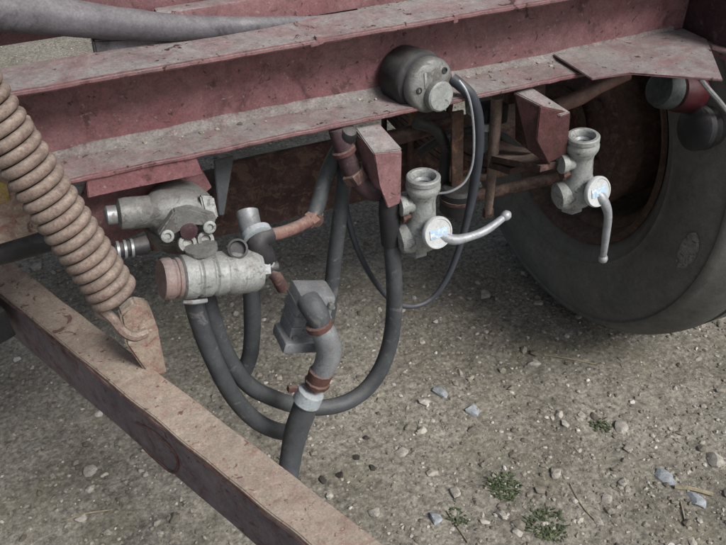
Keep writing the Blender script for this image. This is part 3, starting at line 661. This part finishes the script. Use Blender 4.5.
solo('pipe_clip', MB().lathe([(.004, -.006), (.009, -.005), (.010, 0), (.009, .005), (.004, .006)], W(316, 219, .80), (.3, -1, .1), 12), M['rust'], 'tiny rusty clip where brown pipe meets the grey hose', 'clip')
solo('short_hose', MB().tube([W(314, 214, .806), W(319, 200, .815), W(325, 180, .825), W(333, 160, .835), W(341, 146, .845), W(349, 138, .86)], .0105, 14, 6), M['hose'], 'short grey hose rising from the brown pipe to the beam', 'hose')

# ------------------------------------------------------------------ dark red pipe bends behind the left bracket
solo('red_pipe_bend', MB().tube([W(336, 128, .80), W(342, 145, .795), W(350, 165, .79), W(360, 182, .785), W(372, 191, .78), W(384, 190, .778), W(392, 182, .776)], [.010, .0115, .0125, .013, .0125, .011, .010], 14, 6, .05), M['maroon'], 'dark red bent pipe beside the left mounting bracket', 'pipe')
solo('black_plug', MB().lathe([(.006, -.012), (.011, -.010), (.012, .004), (.009, .010), (.003, .012)], W(347, 134, .795), (.2, -.6, 1), 18), M['black'], 'small black plug under the beam above the dark red pipe', 'plug')
solo('brown_crossbar', MB().tube([W(372, 143, .93), W(410, 133, .93), W(452, 121, .93)], [.012, .012, .011], 12, 4), M['rustdark'], 'dull brown bar below the beam between bracket and socket', 'bar')

solo('hose_sleeve', MB().tube([W(391, 196, .768), W(389.5, 212, .7665), W(390, 226, .766), W(391, 243, .7652)], [.0138, .0145, .0142, .0130], 18, 5, .05), M['black'], 'black taped sleeve round the hose below the left bracket', 'sleeve')
pj_ = Thing('pipe_joint', 'dark red threaded joint on the bent pipe beside the left bracket', 'joint', W(356, 180, .787))
pj_.part('nut', MB().hexa(W(352, 170, .788), W(362, 184, .785)-W(350, 165, .79), .0165, .016), M['rustdark'])
pj_.part('ring', MB().lathe([(.012, 0), (.0155, .001), (.0155, .006), (.012, .007)], W(343, 148, .794), W(350, 165, .79)-W(342, 145, .795), 20), M['darkred'])
# ------------------------------------------------------------------ valve block with rusty elbow and drop hose
vb = Thing('valve_block', 'square grey valve block with rusty elbow above the vertical hose end', 'valve', W(302, 345, .70))
bx_ = (W(322, 300, .72)-W(285, 300, .72)).normalized(); bz_ = (W(310, 280, .72)-W(302, 342, .72)).normalized(); by_ = bz_.cross(bx_).normalized(); bz2 = bx_.cross(by_)
blk = vb.part('block', MB().box(W(307, 311, .728), (.050, .040, .074), (bx_, by_, bz2), .005, 1, .001), M['zinc'])
vb.part('base_plate', MB().box(W(297, 337, .72), (.052, .046, .016), (bx_, by_, bz2), .003, 1, .001), M['zinc'], blk)
#vb.part('top_nut', MB().hexa(W(311, 279, .725), bz2, .017, .006), M['alu'], blk)
for sx_ in (-1, 1):
    for sz_ in (-1, 1):
        vb.part('cap_bolt', MB().hexa(W(307, 311, .728)+bx_*(.018*sx_)+bz2*(.026*sz_)-by_*.0195*(1 if by_.y > 0 else -1), Vector((0, -1, 0))*1.0+Vector((0, 0, .001)), .0042, .006), M['alu'], blk)
for h_ in (-.012, .004, .020): vb.part('rib', MB().box(W(307, 311, .728)+bz2*h_, (.0525, .0425, .004), (bx_, by_, bz2), .0012), M['zinc'], blk)
vb.part('side_nipple', MB().tube([W(283, 288, .73), W(276, 276, .73), W(270, 270, .733)], [.008, .0075, .007], 12, 3), M['rustdark'])
vb.part('grey_elbow', MB().tube([W(308, 300, .700), W(312, 306, .69), W(317, 314, .682), W(320, 322, .678)], [.0150, .0155, .0150, .0140], 20, 5), M['hose'])
vb.part('rusty_ring', MB().lathe([(.0145, -.004), (.0165, -.003), (.0168, .004), (.0145, .005)], W(319, 324, .678), (W(324, 334, .675)-W(316, 314, .68)), 26, jit=.06), M['rustring'])
vb.part('zinc_elbow', MB().tube([W(320, 325, .678), W(325, 335, .675), W(329, 348, .674), W(327, 360, .674), W(322, 371, .675)], [.0140, .0160, .0165, .0155, .0140], 22, 6), M['zinc'])
vb.part('rusty_nut', MB().lathe([(.0130, -.012), (.0160, -.010), (.0155, .004), (.0172, .006), (.0165, .012), (.013, .014)], W(319, 377, .675), (W(316, 386, .675)-W(323, 366, .675)), 10, jit=.05), M['rustring'])
hb_ = W(311, 392, .675); hd = (W(306, 405, .675)-W(316, 386, .675)).normalized()
vb.part('pale_collar', MB().lathe([(.0150, -.009), (.0178, -.007), (.0188, .010), (.0165, .013)], hb_+hd*.006, hd, 26), M['collar'])
vb.part('clamp_screw', MB().box(W(292, 388, .672), (.012, .008, .008), (bx_, by_, bz2), .0015), M['rustring'])
solo('drop_hose', MB().tube([W(309, 394, .675), W(303, 412, .675), W(296, 432, .672), W(291, 455, .665), W(288, 480, .652), W(288, 512, .625), W(290, 556, .57), W(292, 600, .50)], [.0155, .0168, .0162, .0150, .0143, .0143, .0143, .0143], 20, 8, .03), M['hose'], 'stout grey hose hanging from the rusty elbow down behind the drawbar', 'hose')

# ------------------------------------------------------------------ loops of air hose
solo('looped_hose', MB().tube([W(192, 292, .742), W(196, 310, .742), W(204, 335, .742), W(215, 362, .742), W(230, 391, .742), W(246, 411, .74), W(262, 424, .735), W(280, 431, .725), W(296, 431, .712)], .0120, 18, 7, .03), M['hose'], 'grey hose curving from the ringed filter down to the drop hose', 'hose')
solo('looped_hose', MB().tube([W(206, 292, .765), W(211, 315, .765), W(222, 345, .765), W(236, 370, .762), W(252, 387, .758), W(272, 397, .755), W(296, 405, .752), W(322, 407, .75), W(346, 402, .75), W(366, 389, .752), W(381, 368, .755), W(390, 342, .758), W(394, 312, .76), W(394, 275, .762), W(391, 240, .765), W(389, 205, .768), W(391, 190, .768)], [.0120]*13+[.0115, .011, .011, .011], 18, 7, .03), M['hose'], 'long grey hose in a wide loop up to the left mounting bracket', 'hose')
solo('straight_hose', MB().tube([W(251, 285, .76), W(252, 310, .762), W(252, 335, .765), W(249, 358, .768), W(240, 376, .768), W(226, 378, .77)], .0112, 16, 6, .03), M['hose'], 'short dark hose dropping from the right end of the ringed filter', 'hose')
solo('straight_hose', MB().tube([W(345, 150, .83), W(344, 180, .825), W(340, 215, .82), W(335, 255, .815), W(331, 290, .81), W(327, 320, .805), W(318, 345, .79)], [.0095, .0100, .0105, .0108, .0108, .0108, .0108], 16, 6, .03), M['hose'], 'straight grey hose hanging from the beam behind the valve block', 'hose')
solo('hose_stay', MB().plate([W(214, 160, .86), W(234, 155, .86), W(224, 215, .84), W(219, 215, .84)], .006, (0, -1, 0), .001), M['hose'], 'narrow dark wedge shaped stay hanging beside the relay valve', 'stay')

# ------------------------------------------------------------------ larger stones, straw and weeds
iv2, if2 = ico(2)
def stone(u, v, du, dv, mt, label, cat='stone', group=None, zs=.6, ang=0):
    p = WZ(u, v, 0); p = WZ(u, v, gz(p.x, p.y)); t = (p-CAM).dot(FW); s = t/766
    a = du*s*.56; b_ = dv*s*.56*1.45; q = facet(iv2, 11, rng)
    q = q*(1+np.array([.22*noise.noise(Vector(x)*1.6+Vector((u, v, 0))) for x in q])[:, None])
    q = q*np.array([a, b_, min(a, b_)*zs]); c_, s_ = math.cos(ang), math.sin(ang)
    q = np.stack([q[:, 0]*c_-q[:, 1]*s_, q[:, 0]*s_+q[:, 1]*c_, q[:, 2]], 1)
    mb = MB().add([Vector(x)+p+Vector((0, 0, min(a, b_)*zs*.15)) for x in q], if2.tolist())
    return solo('stone', mb, M[mt], label, cat, group, ang=24)
SG = 'pale stones lying on the earth'
for a in ((556, 472, 15, 8, 'pebble', 'longish cream stone on the earth below the tyre', .6, .7), (608, 499, 12, 9, 'pebble', 'small cream stone right of the longish cream one'),
          (597, 520, 9, 12, 'pebble', 'cream stone nearest the bottom edge among the right hand stones'), (620, 427, 15, 12, 'pebble', 'broad pale stone just below the tyre'),
          (664, 478, 17, 18, 'pebbleblue', 'large pale blue stone at the lower right'), (696, 501, 15, 15, 'pebbleblue', 'pale blue stone beside the stick at the lower right'),
          (715, 459, 20, 15, 'pebble', 'wide grey stone at the right edge'), (623, 482, 11, 8, 'pebble', 'little cream stone between the large blue stone and the cream ones'),
          (472, 411, 15, 12, 'pebbleblue', 'flat blue grey stone right of the hose loop'), (440, 392, 15, 12, 'pebbleblue', 'flat blue grey stone closest to the hose loop'),
          (455, 493, 15, 9, 'pebble', 'dull flat stone low in the middle of the earth'), (436, 519, 16, 12, 'pebbleblue', 'blue grey stone near the bottom centre'),
          (502, 515, 13, 10, 'pebble', 'dull pale stone near the green weeds'), (485, 294, 17, 8, 'pebble', 'pale flat stone left of the tyre under the coupling lever'),
          (538, 303, 10, 6, 'pebble', 'tiny pale stone at the left foot of the tyre'), (534, 363, 16, 8, 'pebble', 'dull pink stone below the left side of the tyre'),
          (89, 471, 15, 9, 'pebble', 'pale stone left of the drawbar'), (108, 533, 9, 7, 'pebble', 'small pale stone at the bottom left'),
          (628, 449, 9, 7, 'pebble', 'small round stone under the broad pale one'), (374, 512, 12, 8, 'pebble', 'white chip on the ground beside the drawbar tip'),
          (400, 452, 18, 9, 'pebble', 'flat grey stone right of the drop hose')):
    stone(*a[:6], group=SG, zs=.55, ang=(a[7] if len(a) > 7 else .2))
for a, t in (((340, 475, 9, 7), 'dark earth crumb second from left right of the drop hose'), ((357, 458, 8, 6), 'dark earth crumb in the middle of the five by the drop hose'), ((322, 480, 8, 7), 'lowest and leftmost dark earth crumb by the drop hose'),
             ((366, 437, 7, 5), 'topmost dark earth crumb under the loop of hose'), ((372, 468, 7, 6), 'rightmost dark earth crumb by the drop hose')):
    stone(*a, 'clod', t, 'clod', 'dark crumbs of earth')
def stalk(pts, r, label, mt='straw'):
    q = []
    for (u, v) in pts:
        p = WZ(u, v, .012); q.append(Vector((p.x, p.y, gz(p.x, p.y)+r*.8+.001)))
    solo('dry_stalk', MB().tube(q, r, 6, 4), M[mt], label, 'stalk', 'dry stalks on the ground')
stalk([(676, 482), (694, 484), (715, 489)], .004, 'pale dry stick beside the blue stone at the lower right')
stalk([(682, 497), (685, 508), (688, 520)], .0016, 'short upright straw left of the small blue stone')
stalk([(545, 352), (570, 356), (597, 361)], .0018, 'long thin straw lying below the tyre')
stalk([(571, 478), (583, 500), (598, 515)], .0012, 'thin straw among the cream stones')
stalk([(447, 508), (458, 524), (468, 540)], .0016, 'straw at the bottom centre of the ground')
stalk([(60, 520), (85, 512), (112, 508)], .0014, 'thin straw left of the drawbar')
def weed(u, v, rad, n, label):
    p = WZ(u, v, 0); T = MB()
    for i in range(n):
        a = random.random()*6.28; r = rad*math.sqrt(random.random()); x, y = p.x+r*math.cos(a), p.y+r*math.sin(a); z = gz(x, y)
        l = random.uniform(.006, .018); b = random.random()*6.28; d = Vector((math.cos(b), math.sin(b), random.uniform(.3, .9))).normalized(); s = Vector((-math.sin(b), math.cos(b), 0))*random.uniform(.0012, .0026)
        c_ = Vector((x, y, z)); T.add([c_-s*.5, c_+s*.5, c_+d*l*.6+s, c_+d*l+Vector((0, 0, -.002)), c_+d*l*.6-s], [(0, 1, 2, 3, 4)])
    solo('weed_patch', T, M['moss'], label, 'weed', 'green weeds in the earth', smooth=False)
weed(505, 487, .03, 150, 'small green weed patch left of the cream stones')
weed(548, 524, .035, 170, 'low green weed patch near the bottom edge')
weed(602, 423, .02, 60, 'yellowish weed sprig below the tyre')
weed(455, 517, .02, 50, 'faint green weed sprig at the bottom centre')
